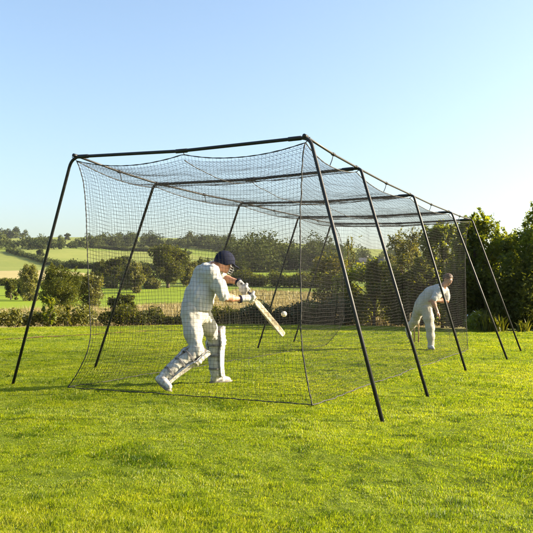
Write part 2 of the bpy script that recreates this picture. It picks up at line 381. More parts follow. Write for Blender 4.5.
def tree(name, label, cat, x, y, h, w, mat, seed, nl=22, N=9000, leaf=.12, base=.18, trunk=.10, z=None, twigs=0, shape='round', group=None, lobesize=.24, depth=None):
    g = np.random.default_rng(seed); z = float(terrain_z(x, y)) if z is None else z
    depth = depth or w
    root = thing(name, label, cat, (x, y, z), group)
    cz0, cz1 = h*base, h; lob = []
    for i in range(nl):
        f = (i+.5)/nl; zz = cz0+(cz1-cz0)*f**.9
        if shape == 'round': prof = math.sqrt(max(0, 1-((f-.42)/.62)**2))
        elif shape == 'cone': prof = (1-f)*.95+.12
        elif shape == 'col': prof = .9*(1-.6*f**3)
        else: prof = .5+.5*math.sin(math.pi*min(1, f*1.1))
        a = i*2.4+g.uniform(-.5, .5); rr = prof*g.uniform(.22, .98)*.5
        ls = lobesize*g.uniform(.5, 1.4)
        lob.append((math.cos(a)*rr*w, math.sin(a)*rr*depth, min(zz, h-ls*h*.42), ls*w*.62, ls*depth*.62, ls*h*.5))
    lob = np.array(lob)
    P, k, v = lobes_cloud(g, lob, N)
    P = P+np.stack([noise(P, 2.2/w*3, seed+q) for q in (1, 2, 3)], 1)*w*.05+np.stack([noise(P, 6.5/w*3, seed+q+40) for q in (1, 2, 3)], 1)*w*.03
    if twigs:
        TP = []
        for i in range(twigs):
            L0 = lob[g.integers(len(lob)//3, len(lob))]; d = g.normal(size=3); d[2] = abs(d[2])+1.0; d /= np.linalg.norm(d)
            n = int(N*.0026)+6; s = g.random(n)**.8*h*g.uniform(.05, .17)
            TP.append(L0[:3]+d*L0[3:].mean()*.8+d*s[:, None]+g.normal(size=(n, 3))*w*.014)
        P = np.concatenate([P]+TP)
    P = P[P[:, 2] > .02]
    V, F = leaves(P, leaf, g)
    cl = noise(P, 2.6/w*2, seed+9)
    tint = np.clip(.45+.22*cl+g.normal(0, .16, len(P)), 0, 1)
    crown = obj('crown', mesh_np('crown', V, F, False, np.repeat(tint, 4)), mat, root, (0, 0, 0))
    m = MB(); top = h*.72; tw = np.linspace(0, 1, 7)
    bend = g.normal(0, .03, 2)*h
    path = np.stack([bend[0]*tw**2, bend[1]*tw**2, -.15+top*tw], 1); m.tube(path, trunk*(1.25-.95*tw), 8)
    for i in range(0, nl, 2):
        c = lob[i, :3]; f = np.clip((c[2]*.55)/top, .12, .85); s0 = np.array([np.interp(f, tw, path[:, q]) for q in range(3)])
        s = np.linspace(0, 1, 5)[:, None]; br = s0+(c-s0)*s+np.array([0, 0, 1.])*(s*(1-s))*h*.06
        m.tube(br, trunk*.45*(1-.8*s[:, 0]), 5, False)
    m.build('trunk', MAT['bark'], root, True, (0, 0, 0))
    return root
def hedge(name, label, pts, h, w, mat, seed, N, leaf, cat='hedge', kind=None, gaps=.35, base=0.0, group=None, on_lawn=False):
    """leafy belt along (column, distance) points"""
    g = np.random.default_rng(seed); P2 = np.array([far_xy(*p) for p in pts]); sl_ = np.linalg.norm(np.diff(P2, axis=0), axis=1); cs = np.r_[0, np.cumsum(sl_)]
    nb = max(6, int(cs[-1]/(w*.55))); s = (np.arange(nb)+g.uniform(-.3, .3, nb)+.5)/nb*cs[-1]
    bx = np.interp(s, cs, P2[:, 0])+g.normal(0, w*.14, nb); by = np.interp(s, cs, P2[:, 1])+g.normal(0, w*.14, nb)
    bh = h*(1+gaps*g.uniform(-1, .7, nb)); bw = w*g.uniform(.4, .7, nb); bz = terrain_z(bx, by) if not on_lawn else np.zeros(nb)
    lob = np.stack([bx, by, bz+bh*.5+base, bw, bw, bh*.52], 1)
    extra = lob[g.integers(0, nb, nb)].copy(); extra[:, :2] += g.normal(0, w*.25, (nb, 2)); extra[:, 2] += h*.25*g.uniform(0, 1, nb); extra[:, 3:] *= .5
    lob = np.concatenate([lob, extra]); P, k, v = lobes_cloud(g, lob, N, .65)
    V, F = leaves(P, leaf, g); tint = np.clip(.45+.25*noise(P, .9/w, seed)+g.normal(0, .16, len(P)), 0, 1)
    o = obj(name, mesh_np(name, V, F, False, np.repeat(tint, 4)), mat); return tag(o, label, cat, group, kind)

def wood(name, label, poly, n, h, mat, seed, q=130, leaf=.9):
    g = np.random.default_rng(seed); LOB = []
    px0, px1 = min(p[0] for p in poly), max(p[0] for p in poly); d0, d1 = min(p[1] for p in poly), max(p[1] for p in poly); c = 0
    while c < n:
        px = g.uniform(px0, px1); d = g.uniform(d0, d1); ins = False
        for a in range(len(poly)):
            x1, y1 = poly[a]; x2, y2 = poly[(a+1) % len(poly)]
            if (y1 > d) != (y2 > d) and px < (x2-x1)*(d-y1)/(y2-y1)+x1: ins = not ins
        if not ins: continue
        c += 1; x, y = far_xy(px, d); z = float(terrain_z(x, y)); hh = h*g.uniform(.65, 1.2)*(1+.45*float(noise(np.array([[px/9., d/40., 0]]), 1.0, seed)[0])); ww = hh*g.uniform(.35, .5)
        for k in range(4):
            LOB.append((x+g.normal(0, ww*.35), y+g.normal(0, ww*.35), z+hh*(.3+.17*k), ww*(.8-.1*k), ww*(.8-.1*k), hh*.24))
    P, k, v = lobes_cloud(g, LOB, n*q, .8); V, F = leaves(P, leaf, g)
    tint = np.clip(.42+.25*noise(P, .08, seed)+g.normal(0, .13, len(P))+.18*g.uniform(-1, 1, len(LOB)//4+1)[k//4], 0, 1)
    tag(obj(name, mesh_np(name, V, F, False, np.repeat(tint, 4)), mat), label, 'wood', kind='stuff')

# far woods
wood('hillside_wood', 'dense wood covering the hillside behind the batter', [(232, 290), (345, 285), (345, 480), (225, 500)], 330, 10.5, MAT['farwood'], 41, 260, .55)
wood('left_wood', 'belt of dark wood across the upper left hillside', [(-120, 470), (30, 480), (95, 520), (95, 560), (-120, 560)], 230, 6.5, MAT['farwood'], 42, 170, .7)
wood('hilltop_wood', 'rounded wood on the far left hilltop', [(-60, 830), (20, 830), (27, 860), (10, 900), (-60, 900)], 60, 9, MAT['farwood'], 43, 200, 1.0)
wood('skyline_wood', 'broken line of trees along the middle skyline', [(100, 640), (232, 600), (232, 680), (100, 700)], 130, 8.5, MAT['farwood'], 44, 220, .75)
wood('right_wood', 'far wood seen between the garden shrubs on the right', [(330, 470), (900, 470), (900, 640), (330, 640)], 260, 10, MAT['farwood'], 45, 200, .7)
wood('copse_wood', 'small copse on the skyline just right of the left net edge', [(88, 600), (102, 600), (104, 640), (90, 640)], 18, 8.5, MAT['farwood'], 46, 220, .7)
# thin summer air
if HAZE:
    hm, hnt, hout = newmat('summer_haze'); pv = nd(hnt, 'ShaderNodeVolumePrincipled'); pv.inputs['Color'].default_value = (.86, .92, 1, 1); pv.inputs['Density'].default_value = HAZE; pv.inputs['Anisotropy'].default_value = .3
    hnt.links.new(pv.outputs[0], hout.inputs['Volume']); hb = MB(); z0, z1 = Zt.min()-1.0, Zt.max()+18; hb.box((CAM[0], CAM[1], (z0+z1)/2), (4400, 4400, z1-z0)); tag(hb.build('haze', hm, None, False), 'thin pale haze over the far hillside', 'haze', kind='stuff')
# field hedgerows
hedge('field_hedge', 'hedgerow running diagonally down between two pale fields', [(8, 450), (40, 385), (66, 335), (88, 305)], 2.6, 3.6, MAT['farwood'], 51, 15000, 0.39)
hedge('field_hedge', 'hedgerow below the pale upper fields behind the left net', [(70, 300), (110, 290), (160, 285), (235, 290)], 3, 4, MAT['farwood'], 52, 15000, 0.39)
hedge('field_hedge', 'hedgerow across the upper pale field near the skyline', [(92, 560), (130, 530), (190, 500)], 2.8, 4, MAT['farwood'], 53, 12000, 0.44)
hedge('field_hedge', 'dark hedge below the bright green strip of field beside the bat', [(228, 188), (260, 183), (300, 178), (330, 180)], 3.2, 4, MAT['oak'], 54, 18000, 0.23)
hedge('field_hedge', 'low dark hedge along the lower edge of the stubble field', [(-120, 178), (0, 180), (30, 178)], 1.7, 2.6, MAT['oak'], 55, 7500, 0.22)
# mid trees
def T(name, label, px, d, top, wpx, mat, seed, **kw):
    x, y = far_xy(px, d); z = float(terrain_z(x, y)); ztop = CAM[2]+(297-top)*d/FPX
    kw.setdefault('leaf', .16); kw.setdefault('twigs', 14)
    return tree(name, label, 'tree', x, y, ztop-z, wpx*d/FPX, mat, seed, **kw)
T('oak_tree', 'big round dark oak in the meadow left of the net', 58, 80, 269, 43, MAT['oak'], 61, nl=34, N=26400, leaf=0.078, base=.1, trunk=.16)
T('meadow_tree', 'pale upright tree left of the big dark oak', 30, 120, 265, 20, MAT['olive'], 62, nl=30, N=9900, leaf=0.120, base=.05)
T('meadow_bush', 'small round dark bush at the far left field edge', 11, 125, 280, 18, MAT['oak'], 63, nl=14, N=7700, leaf=0.120, base=.02)
T('meadow_tree', 'broad olive tree just right of the big dark oak', 90, 84, 276, 28, MAT['olive'], 64, nl=36, N=13200, leaf=0.090, base=.05)
T('parkland_tree', 'tall dark tree with a bare trunk behind the batter', 168, 172, 247, 40, MAT['oak'], 65, nl=40, N=26400, leaf=0.180, base=.18, trunk=.35)
T('parkland_tree', 'dark tree half hidden behind the second left leg of the cage', 115, 178, 259, 26, MAT['oak'], 66, nl=22, N=13200, leaf=0.180, base=.08, trunk=.25)
T('parkland_tree', 'olive tree between the left cage leg and the tall dark tree', 135, 150, 264, 24, MAT['olive'], 67, nl=22, N=13200, leaf=0.156, base=.06, trunk=.2)
T('parkland_tree', 'lower olive tree at the right side of the tall dark tree', 189, 180, 262, 22, MAT['olive'], 68, nl=18, N=11000, leaf=0.180, base=.1)
T('parkland_tree', 'narrow dark tree behind the left net edge', 99, 190, 264, 14, MAT['farwood'], 69, nl=16, N=8800, leaf=0.180, base=.05)
MID_TREES = [(104, 186, 262, 20, 'oak', 'dark rounded tree just inside the left net edge'), (125, 196, 257, 18, 'farwood', 'taller dark tree behind the second left cage leg'),
    (146, 190, 266, 16, 'oak', 'small dark tree at the left foot of the tall parkland tree'), (152, 168, 279, 18, 'olive', 'low olive bush beneath the tall parkland tree'),
    (134, 162, 276, 14, 'oak', 'low dark bush left of the olive bush in the parkland'), (203, 196, 260, 22, 'oak', 'dark tree beside the batter\'s back'),
    (218, 200, 264, 18, 'olive', 'olive tree behind the batter\'s helmet'), (240, 196, 262, 22, 'farwood', 'dark tree rising above the gloves'),
    (110, 170, 277, 15, 'olive', 'low olive bush beside the left net edge'), (78, 150, 277, 12, 'oak', 'small dark bush right behind the big dark oak'), (22, 140, 284, 9, 'oak', 'small dark bush beside the pale upright tree')]
for q, (px_, d_, top_, w_, mt_, lab_) in enumerate(MID_TREES):
    T('parkland_tree', lab_, px_, d_, top_, w_, MAT[mt_], 140+q, nl=26, N=9000, leaf=.17, base=.05, trunk=.15)
T('skyline_tree', 'lone round tree standing on the skyline left of the net', 67, 790, 234, 8, MAT['farwood'], 70, nl=12, N=1980, leaf=0.780, base=.1)
T('meadow_bush', 'dark bush behind the lawn hedge under the second left leg', 124, 50, 296, 26, MAT['oak'], 71, nl=18, N=13200, leaf=0.054, base=.02)
T('field_tree', 'small round tree alone on the pale diagonal field', 40, 410, 250, 8, MAT['farwood'], 72, nl=10, N=1980, leaf=0.480, base=.05)

# lawn-edge hedges
hedge('garden_hedge', 'low sunlit olive hedge along the left lawn edge', [(-120, 28.6), (0, 29), (60, 29.6), (100, 30)], .72, .8, MAT['olive'], 81, 17000, .05, on_lawn=True)
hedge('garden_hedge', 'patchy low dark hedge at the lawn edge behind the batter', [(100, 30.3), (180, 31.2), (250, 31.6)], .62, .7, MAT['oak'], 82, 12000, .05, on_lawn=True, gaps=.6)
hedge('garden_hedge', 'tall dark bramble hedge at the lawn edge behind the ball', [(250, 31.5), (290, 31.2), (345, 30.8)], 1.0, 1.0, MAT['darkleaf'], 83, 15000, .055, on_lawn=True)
def near(name, label, px, d, top, wpx, mat, seed, **kw):
    x, y = far_xy(px, d); ztop = CAM[2]+(297-top)*d/FPX
    kw.setdefault('leaf', .06); kw.setdefault('N', 14000); kw.setdefault('trunk', .06); kw.setdefault('twigs', 10)
    cat = kw.pop('cat', 'tree')
    return tree(name, label, cat, x, y, ztop, wpx*d/FPX, mat, seed, z=0.0, **kw)
near('garden_tree', 'bright backlit leafy tree beside the far end of the cage', 474, 27.5, 219, 54, MAT['fresh'], 91, nl=60, N=22000, base=.04, twigs=30, leaf=.06, lobesize=.17)
near('garden_tree', 'large dark leafy tree at the right edge of the photo', 548, 26.5, 212, 84, MAT['fresh'], 92, nl=64, N=28000, base=.03, twigs=30, leaf=.055, lobesize=.16)
near('garden_tree', 'lower backlit tree filling the gap at the right photo edge', 505, 28, 236, 52, MAT['fresh'], 90, nl=44, N=18000, base=.03, twigs=24, leaf=.055, lobesize=.18)
near('garden_tree', 'leafy tree behind the bowler and the far cage leg', 442, 29.5, 226, 48, MAT['fresh'], 93, nl=46, N=14000, base=.03, twigs=26, lobesize=.16)
near('garden_tree', 'loose airy tree with wispy top left of the bowler', 406, 31, 234, 56, MAT['olive'], 94, nl=44, N=9500, base=.03, twigs=40, lobesize=.15, leaf=.05)
near('garden_shrub', 'wide rounded shrub between the two near right cage legs', 372, 32, 266, 76, MAT['fresh'], 95, nl=40, N=16000, base=.02, twigs=20, cat='shrub', lobesize=.19)
near('garden_shrub', 'yellow green shrub in front of the hillside wood', 333, 33, 257, 48, MAT['yellowleaf'], 96, nl=36, N=11000, base=.05, twigs=22, cat='shrub', leaf=.05, lobesize=.18)
near('garden_sapling', 'thin wispy sapling rising above the yellow green shrub', 350, 32.5, 238, 12, MAT['olive'], 97, nl=14, N=800, base=.35, twigs=14, cat='sapling', lobesize=.12, leaf=.04)
near('garden_shrub', 'small yellow leafed shrub against the wide rounded shrub behind the cage', 374, 31, 262, 20, MAT['yellowleaf'], 98, nl=20, N=3500, base=.4, twigs=10, cat='shrub', leaf=.05)
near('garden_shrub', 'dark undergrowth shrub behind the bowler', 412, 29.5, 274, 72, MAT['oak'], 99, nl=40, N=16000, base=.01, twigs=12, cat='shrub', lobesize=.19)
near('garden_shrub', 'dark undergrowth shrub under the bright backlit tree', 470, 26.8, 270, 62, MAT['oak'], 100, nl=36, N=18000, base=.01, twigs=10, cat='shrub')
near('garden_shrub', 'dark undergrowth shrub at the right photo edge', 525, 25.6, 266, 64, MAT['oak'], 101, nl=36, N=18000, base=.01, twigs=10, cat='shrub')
near('garden_tree', 'dark leafy tree standing right of the photo edge', 620, 27, 212, 76, MAT['fresh'], 102, nl=40, N=18000, base=.03, twigs=10)

near('garden_plant', 'tall pale green young plant in the left lawn hedge', 50, 28.4, 298, 14, MAT['fresh'], 103, nl=14, N=1500, base=.1, twigs=10, cat='plant', leaf=.05, trunk=.02, lobesize=.2)
near('garden_plant', 'short yellow green plant below the big dark oak', 68, 28.2, 306, 9, MAT['yellowleaf'], 104, nl=10, N=700, base=.1, twigs=6, cat='plant', leaf=.05, trunk=.02, lobesize=.2)
near('garden_plant', 'low round pale plant at the far left of the lawn hedge', 16, 28.0, 310, 14, MAT['olive'], 105, nl=12, N=1100, base=.05, twigs=6, cat='plant', leaf=.045, trunk=.02, lobesize=.22)

def fern(name, label, px, d, n, h, mat, seed):
    g = np.random.default_rng(seed); x, y = far_xy(px, d); root = thing(name, label, 'plant', (x, y, 0)); m = MB()
    for i in range(n):
        a = g.uniform(0, 6.28); L = h*g.uniform(.6, 1.1); s = np.linspace(0, 1, 6); sp = g.uniform(.15, .7)
        P = np.stack([np.cos(a)*L*sp*s**1.5, np.sin(a)*L*sp*s**1.5, L*(s-.35*sp*s**3)], 1)+np.r_[g.normal(0, .09, 2), 0]
        S = np.array([-np.sin(a), np.cos(a), 0])*.022*(1-s**3)[:, None]
        V = np.concatenate([P-S, P+S]); k = np.arange(5)
        m.add(V, np.stack([k, k+6, k+7, k+1], 1), float(np.clip(g.normal(.5, .25), 0, 1)))
    m.build('leaf_blades', mat, root, True, (0, 0, 0)); return root
fern('sword_leaf_plant', 'clump of arching sword leaves below the backlit tree', 484, 24.6, 70, .75, MAT['oak'], 111)
fern('sword_leaf_plant', 'clump of arching sword leaves between the two farthest legs', 497, 24.3, 60, .6, MAT['oak'], 112)
fern('sword_leaf_plant', 'small clump of sword leaves at the right photo edge', 523, 23.9, 50, .45, MAT['oak'], 113)
def flowers(px, d, label, seed):
    g = np.random.default_rng(seed); x, y = far_xy(px, d); root = thing('flowering_plant', label, 'plant', (x, y, 0))
    P, k, v = lobes_cloud(g, [(0, 0, .25, .3, .3, .25), (.1, 0, .45, .2, .2, .2)], 1500); V, F = leaves(P, .035, g)
    obj('foliage', mesh_np('foliage', V, F, False, np.full(len(V), .5)), MAT['fresh'], root, (0, 0, 0))
    P, k, v = lobes_cloud(g, [(0, 0, .42, .28, .28, .25)], 26, 1); V, F = leaves(P, .045, g)
    obj('blossom', mesh_np('blossom', V, F, False, np.full(len(V), .8)), MAT['petal'], root, (0, 0, 0))
flowers(474, 24.9, 'small plant with white blossom beside the sword leaves', 121)

# houses on the far hill
def house(px, d, w, dp, hw, hr, label, rz):
    x, y = far_xy(px, d); z = float(terrain_z(x, y)); root = thing('house', label, 'house', (x, y, z)); root.rotation_euler.z = rz
    m = MB(); m.box((0, 0, hw/2-.5), (w, dp, hw+1))
    g1 = np.array([(-w/2, -dp/2, hw), (-w/2, dp/2, hw), (-w/2, 0, hw+hr)]); g2 = g1*[-1, 1, 1]; m.add(g1, np.array([[0, 2, 1]])); m.add(g2, np.array([[0, 1, 2]]))
    m.build('wall', MAT['house'], root, False, (0, 0, 0))
    r = MB(); o = .4
    for s in (-1, 1):
        c = np.array([0, s*(dp/4+o/2), hw+hr/2-o*hr/dp+.12]); L = math.hypot(dp/2+o, hr*(1+2*o/dp)); ang = math.atan2(hr, dp/2)
        ax = np.array([[1, 0, 0], [0, math.cos(ang), -s*math.sin(ang)], [0, s*math.sin(ang), math.cos(ang)]]); r.box(c, (w+2*o, L, .18), ax)
    rf = r.build('roof', MAT['slate'], root, False, (0, 0, 0))
    c = MB(); c.box((w*.3, 0, hw+hr+.5), (.9, .9, 1.8)); c.build('chimney', MAT['house'], rf, False)
    for i in (-1, 0, 1):
        for zz in (1.3, 3.9):
            q = MB(); q.box((i*w*.3, -dp/2-.02, zz), (1.1, .06, 1.3)); f = q.build('window', MAT['glass'], root, False, (0, 0, 0))
            s = MB(); s.box((i*w*.3, -dp/2-.05, zz-.72), (1.4, .2, .12)); s.build('sill', MAT['house'], f, False)
house(364, 452, 8, 7, 3.4, 2.4, 'grey roofed house on the hill behind the sapling', YAW*-1+.35)
house(380, 458, 8, 6.5, 3.2, 2.3, 'smaller grey roofed house right of its neighbour on the hill', YAW*-1-.3)

# ------------------------------------------------------------------ cage frame
AY = [0.0, 1.721, 4.320, 6.921, 8.779]
ATL = [(72, 157), (154, 184.5), (240, 203.5), (298.5, 217), (331, 224)]
ATR = [(310, 137), (360.5, 168), (413.5, 195), (451.5, 212), (472, 219.5)]
AFL = [(12, 383), (94, 367), (188, 356.5), (257, 348), (293, 342)]
AFR = [(384, 421), (429, 395.5), (467, 371), (508, 358.5), (521.7, 350.3)]
frame = thing('cage_frame', 'black steel tube frame of five splayed arches joined by two rails', 'cage frame', (0, 4.4, 0))
TL = [on_y(*ATL[i], AY[i]) for i in range(5)]; TR = [on_y(*ATR[i], AY[i]) for i in range(5)]
GL = [on_ground(*q) for q in AFL]; GR = [on_ground(*q) for q in AFR]
def fillet(a, b, c, r, n=8):
    d1 = (a-b)/np.linalg.norm(a-b); d2 = (c-b)/np.linalg.norm(c-b); p = b+d1*r; q = b+d2*r; s = np.linspace(0, 1, n)[:, None]
    return (1-s)**2*p+2*s*(1-s)*b+s*s*q
BAR = []
for i in range(5):
    m = MB(); tl, tr, gl, gr = TL[i], TR[i], GL[i], GR[i]; mid = (tl+tr)/2-np.array([0, 0, .035])
    gl = gl-np.array([0, 0, .06]); gr = gr-np.array([0, 0, .06])
    P = np.concatenate([[gl, gl+(tl-gl)*.5], fillet(gl, tl, mid, .13 if i == 0 else .07), [mid], fillet(mid, tr, gr, .11 if i == 0 else .06), [gr+(tr-gr)*.5, gr]])
    m.tube(P, .0185, 12); a = m.build('arch', MAT['steel'], frame)
    BAR.append((tl, mid, tr))
    for c, dr in ((tl+(mid-tl)*.11, mid-tl), (tr+(mid-tr)*.11, mid-tr), (mid, tr-tl)):
        dr = dr/np.linalg.norm(dr); s = MB(); s.tube([c-dr*.075, c-dr*.07, c+dr*.07, c+dr*.075], [.019, .024, .024, .019], 12); s.build('joint_sleeve', MAT['steel'], a)
for side, TP in ((-1, TL), (1, TR)):
    m = MB(); inn = np.array([-side*.05, 0, .012]); pts = []
    for i in range(5):
        pts.append(TP[i]+inn*(1 if i in (0,) else 1))
        if i < 4: pts.append((TP[i]+TP[i+1])/2+inn+np.array([0, 0, -.012]))
    m.tube(pts, .0135, 8); r = m.build('rail', MAT['rail'], frame)
    for i in range(5):
        c = TP[i]+inn; s = MB(); s.tube([c-np.array([0, .035, 0]), c+np.array([0, .035, 0])], .022, 8); s.build('clamp', MAT['steel'], r)
        if i < 4:
            c = (TP[i]+TP[i+1])/2+inn+np.array([0, 0, -.012]); s = MB(); s.tube([c-np.array([0, .03, 0]), c+np.array([0, .03, 0])], .02, 8); s.build('clamp', MAT['steel'], r)

# ------------------------------------------------------------------ netting (every strand is a real cord)
def strands(m, G, r, tint=.5):
    """G (L,K,3): L polylines; triangular cords"""
    T = np.gradient(G, axis=1); T /= np.linalg.norm(T, axis=2)[..., None]+1e-12
    a = np.where(np.abs(T[..., 2:3]) < .8, np.array([0, 0, 1.]), np.array([.6, .8, 0])); N = np.cross(T, a); N /= np.linalg.norm(N, axis=2)[..., None]+1e-12; B = np.cross(T, N)
    L, K = G.shape[:2]; V = []
    for k in range(3):
        an = 2*math.pi*k/3+.4; V.append(G+r*(math.cos(an)*N+math.sin(an)*B))
    V = np.stack(V, 2).reshape(-1, 3)
    base = (np.arange(L)[:, None]*K+np.arange(K-1)[None])*3; F = []
    for k in range(3):
        k2 = (k+1) % 3; F.append(np.stack([base+k, base+k2, base+3+k2, base+3+k], -1).reshape(-1, 4))
    m.add(V, np.concatenate(F), tint)
NETR = .00142; PITCHN = .046
def panel(S, nu, nv, name, parent, wob=.006, seed=1):
    """S(u,v)->points; strands both ways"""
    u_ = np.linspace(0, 1, nu+1); v_ = np.linspace(0, 1, nv+1); Uu, Vv = np.meshgrid(u_, v_, indexing='ij'); G = S(Uu, Vv)
    W = np.stack([noise(G, 3.1, seed+q)*wob*1.6+noise(G, 11, seed+5+q)*wob*.6 for q in range(3)], -1)
    fade = (np.minimum(1, np.minimum(Vv, 1-Vv)*12)*np.minimum(1, np.minimum(Uu, 1-Uu)*20))[..., None]; G = G+W*(.15+.85*fade)
    m = MB(); strands(m, G, NETR); strands(m, np.swapaxes(G, 0, 1).copy(), NETR)
    o = m.build(name, MAT['net'], parent); return G, o
def lerp(a, b, t): return a+(b-a)*t
net = thing('cricket_net', 'black knotted net hung inside the frame around the batter', 'net', (0, 4.4, 0))
ys = np.array(AY); lx = np.array([p[0] for p in TL]); lz = np.array([p[2] for p in TL]); rx = np.array([p[0] for p in TR]); rz_ = np.array([p[2] for p in TR])
YB = 8.9
bay = np.array(AY)
def sag(y):
    """0 at the arches, 1 half way between them"""
    i = np.clip(np.searchsorted(bay, y, side='right')-1, 0, 3); f = np.clip((y-bay[i])/(bay[i+1]-bay[i]), 0, 1); return 4*f*(1-f)
def top_edge(side, y):
    x = np.interp(y, ys, lx if side < 0 else rx)+(-side)*.055; z = np.interp(y, ys, lz if side < 0 else rz_)-.045-(.085-.035*np.clip((y-2)/5,0,1))*sag(y)
    return x-side*.035*sag(y), z
bFL, bFR, bBR = on_ground(68, 388), on_ground(312, 406), on_ground(469, 350)
bBL = np.array([-1.72, 8.95, 0])
def side_panel(side):
    b0, b1 = (bFL, bBL) if side < 0 else (bFR, bBR)
    bow = .15 if side < 0 else .06
    def S(u_, v_):
        y = u_*8.84+.02; tx, tz = top_edge(side, y)
        bx = lerp(b0[0], b1[0], u_)+.02*np.sin(u_*23); by = lerp(b0[1], b1[1], u_)
        w = 1-v_                                       # v: 0 ground .. 1 top
        prof = np.where(w < .74, 1-np.exp(-w*11), 1-np.clip((w-.74)/.26, 0, 1)**1.7)
        px_ = lerp(tx, bx, np.where(w > .74, (np.clip(w-.74, 0, 1)/.26)**1.7, 0))
        px_ = px_-side*(bow+.05*np.clip((u_-.6)*2.5, 0, 1))*prof
        yy = lerp(y, by, w**2)
        return np.stack([px_, yy, lerp(.012, tz, v_)], -1)
    return panel(S, int(8.84/PITCHN), int(2.72/PITCHN), 'side_panel', net, .009, 31+side)[0]
GLp = side_panel(-1); GRp = side_panel(1)
hookp = BAR[0][1]-np.array([0, 0, .055])
def front_S(u_, v_):
    # edges follow the first columns of the side panels
    w = 1-v_; vi = v_*(GLp.shape[1]-1)
    EL = np.stack([np.interp(vi, np.arange(GLp.shape[1]), GLp[0, :, k]) for k in range(3)], -1); ER = np.stack([np.interp(vi, np.arange(GRp.shape[1]), GRp[0, :, k]) for k in range(3)], -1)
    P = lerp(EL, ER, u_[..., None]); s = np.where(u_ < .5, 4*(u_/.5)*(1-u_/.5), 4*((u_-.5)/.5)*(1-(u_-.5)/.5))
    P[..., 2] += v_*(-.085*s) ; P[..., 1] += .10*np.sin(math.pi*v_)*np.sin(math.pi*u_)
    P[..., 2] += -.02*v_*np.sin(math.pi*u_)
    return P
GF, _ = panel(front_S, int(3.0/PITCHN), int(2.72/PITCHN), 'front_panel', net, .008, 41)
def roof_S(u_, v_):
    y = v_*8.80+.02; xl, zl = top_edge(-1, y); xr, zr = top_edge(1, y)
    fr = 1-np.clip(y/.6, 0, 1); s = np.where(u_ < .5, 4*(u_/.5)*(1-u_/.5), 4*((u_-.5)/.5)*(1-(u_-.5)/.5))
    z = lerp(zl, zr, u_)-(.03+.05*fr)*np.sin(math.pi*u_)-.03*sag(y)*np.sin(math.pi*u_)-fr*.07*s
    return np.stack([lerp(xl, xr, u_), y, z], -1)
GR2, _ = panel(roof_S, int(3.0/PITCHN), int(8.8/PITCHN), 'roof_panel', net, .008, 51)
def rope(P, r, name='edge_rope', twist=True):
    P = np.asarray(P); m = MB()
    m.tube(P, r*(1+.25*np.sin(np.arange(len(P))*2.1)) if twist else r, 6); return m.build(name, MAT['rope'], net)
def slack(P, a, seed):
    P = np.array(P); t = np.linspace(0, 1, len(P)*2); Q = np.stack([np.interp(t, np.linspace(0, 1, len(P)), P[:, k]) for k in range(3)], 1)
    W = np.stack([noise(Q, 5, seed+k)+.5*noise(Q, 13, seed+k+4) for k in range(3)], 1)*a; W[:, 2] *= .5; return Q+W
rope(slack(GLp[0], .006, 11), .006); rope(slack(GRp[0], .010, 13), .0065); rope(GLp[-1], .006); rope(GRp[-1], .006)
rope(slack(GLp[:, 0], .012, 3), .0045); rope(slack(GRp[:, 0], .014, 5), .006); rope(slack(GF[:, 0], .016, 7), .0058)
rope(GF[:, -1], .006); rope(GLp[:, -1], .006); rope(GRp[:, -1], .006)
rope(GR2[GR2.shape[0]//2], .005)
def tie(a, b):
    m = MB(); m.tube([a, (a+b)/2+np.array([.006, 0, 0]), b], .005, 6); m.build('tie', MAT['rope'], net)
tie(BAR[0][1], GF[GF.shape[0]//2, -1]); tie(TL[0], GLp[0, -1]); tie(TR[0], GRp[0, -1])
for i in range(1, 5):
    k = int(round((AY[i]-.02)/8.84*(GLp.shape[0]-1))); k = min(k, GLp.shape[0]-1); tie(TL[i], GLp[k, -1]); tie(TR[i], GRp[k, -1])
    k2 = min(int(round((AY[i]-.02)/8.8*(GR2.shape[1]-1))), GR2.shape[1]-1); tie(BAR[i][1], GR2[GR2.shape[0]//2, k2])
for i in range(4):
    k = int(round(((AY[i]+AY[i+1])/2-.02)/8.84*(GLp.shape[0]-1)))
    tie((TL[i]+TL[i+1])/2+np.array([.05, 0, 0]), GLp[k, -1]); tie((TR[i]+TR[i+1])/2+np.array([-.05, 0, 0]), GRp[k, -1])

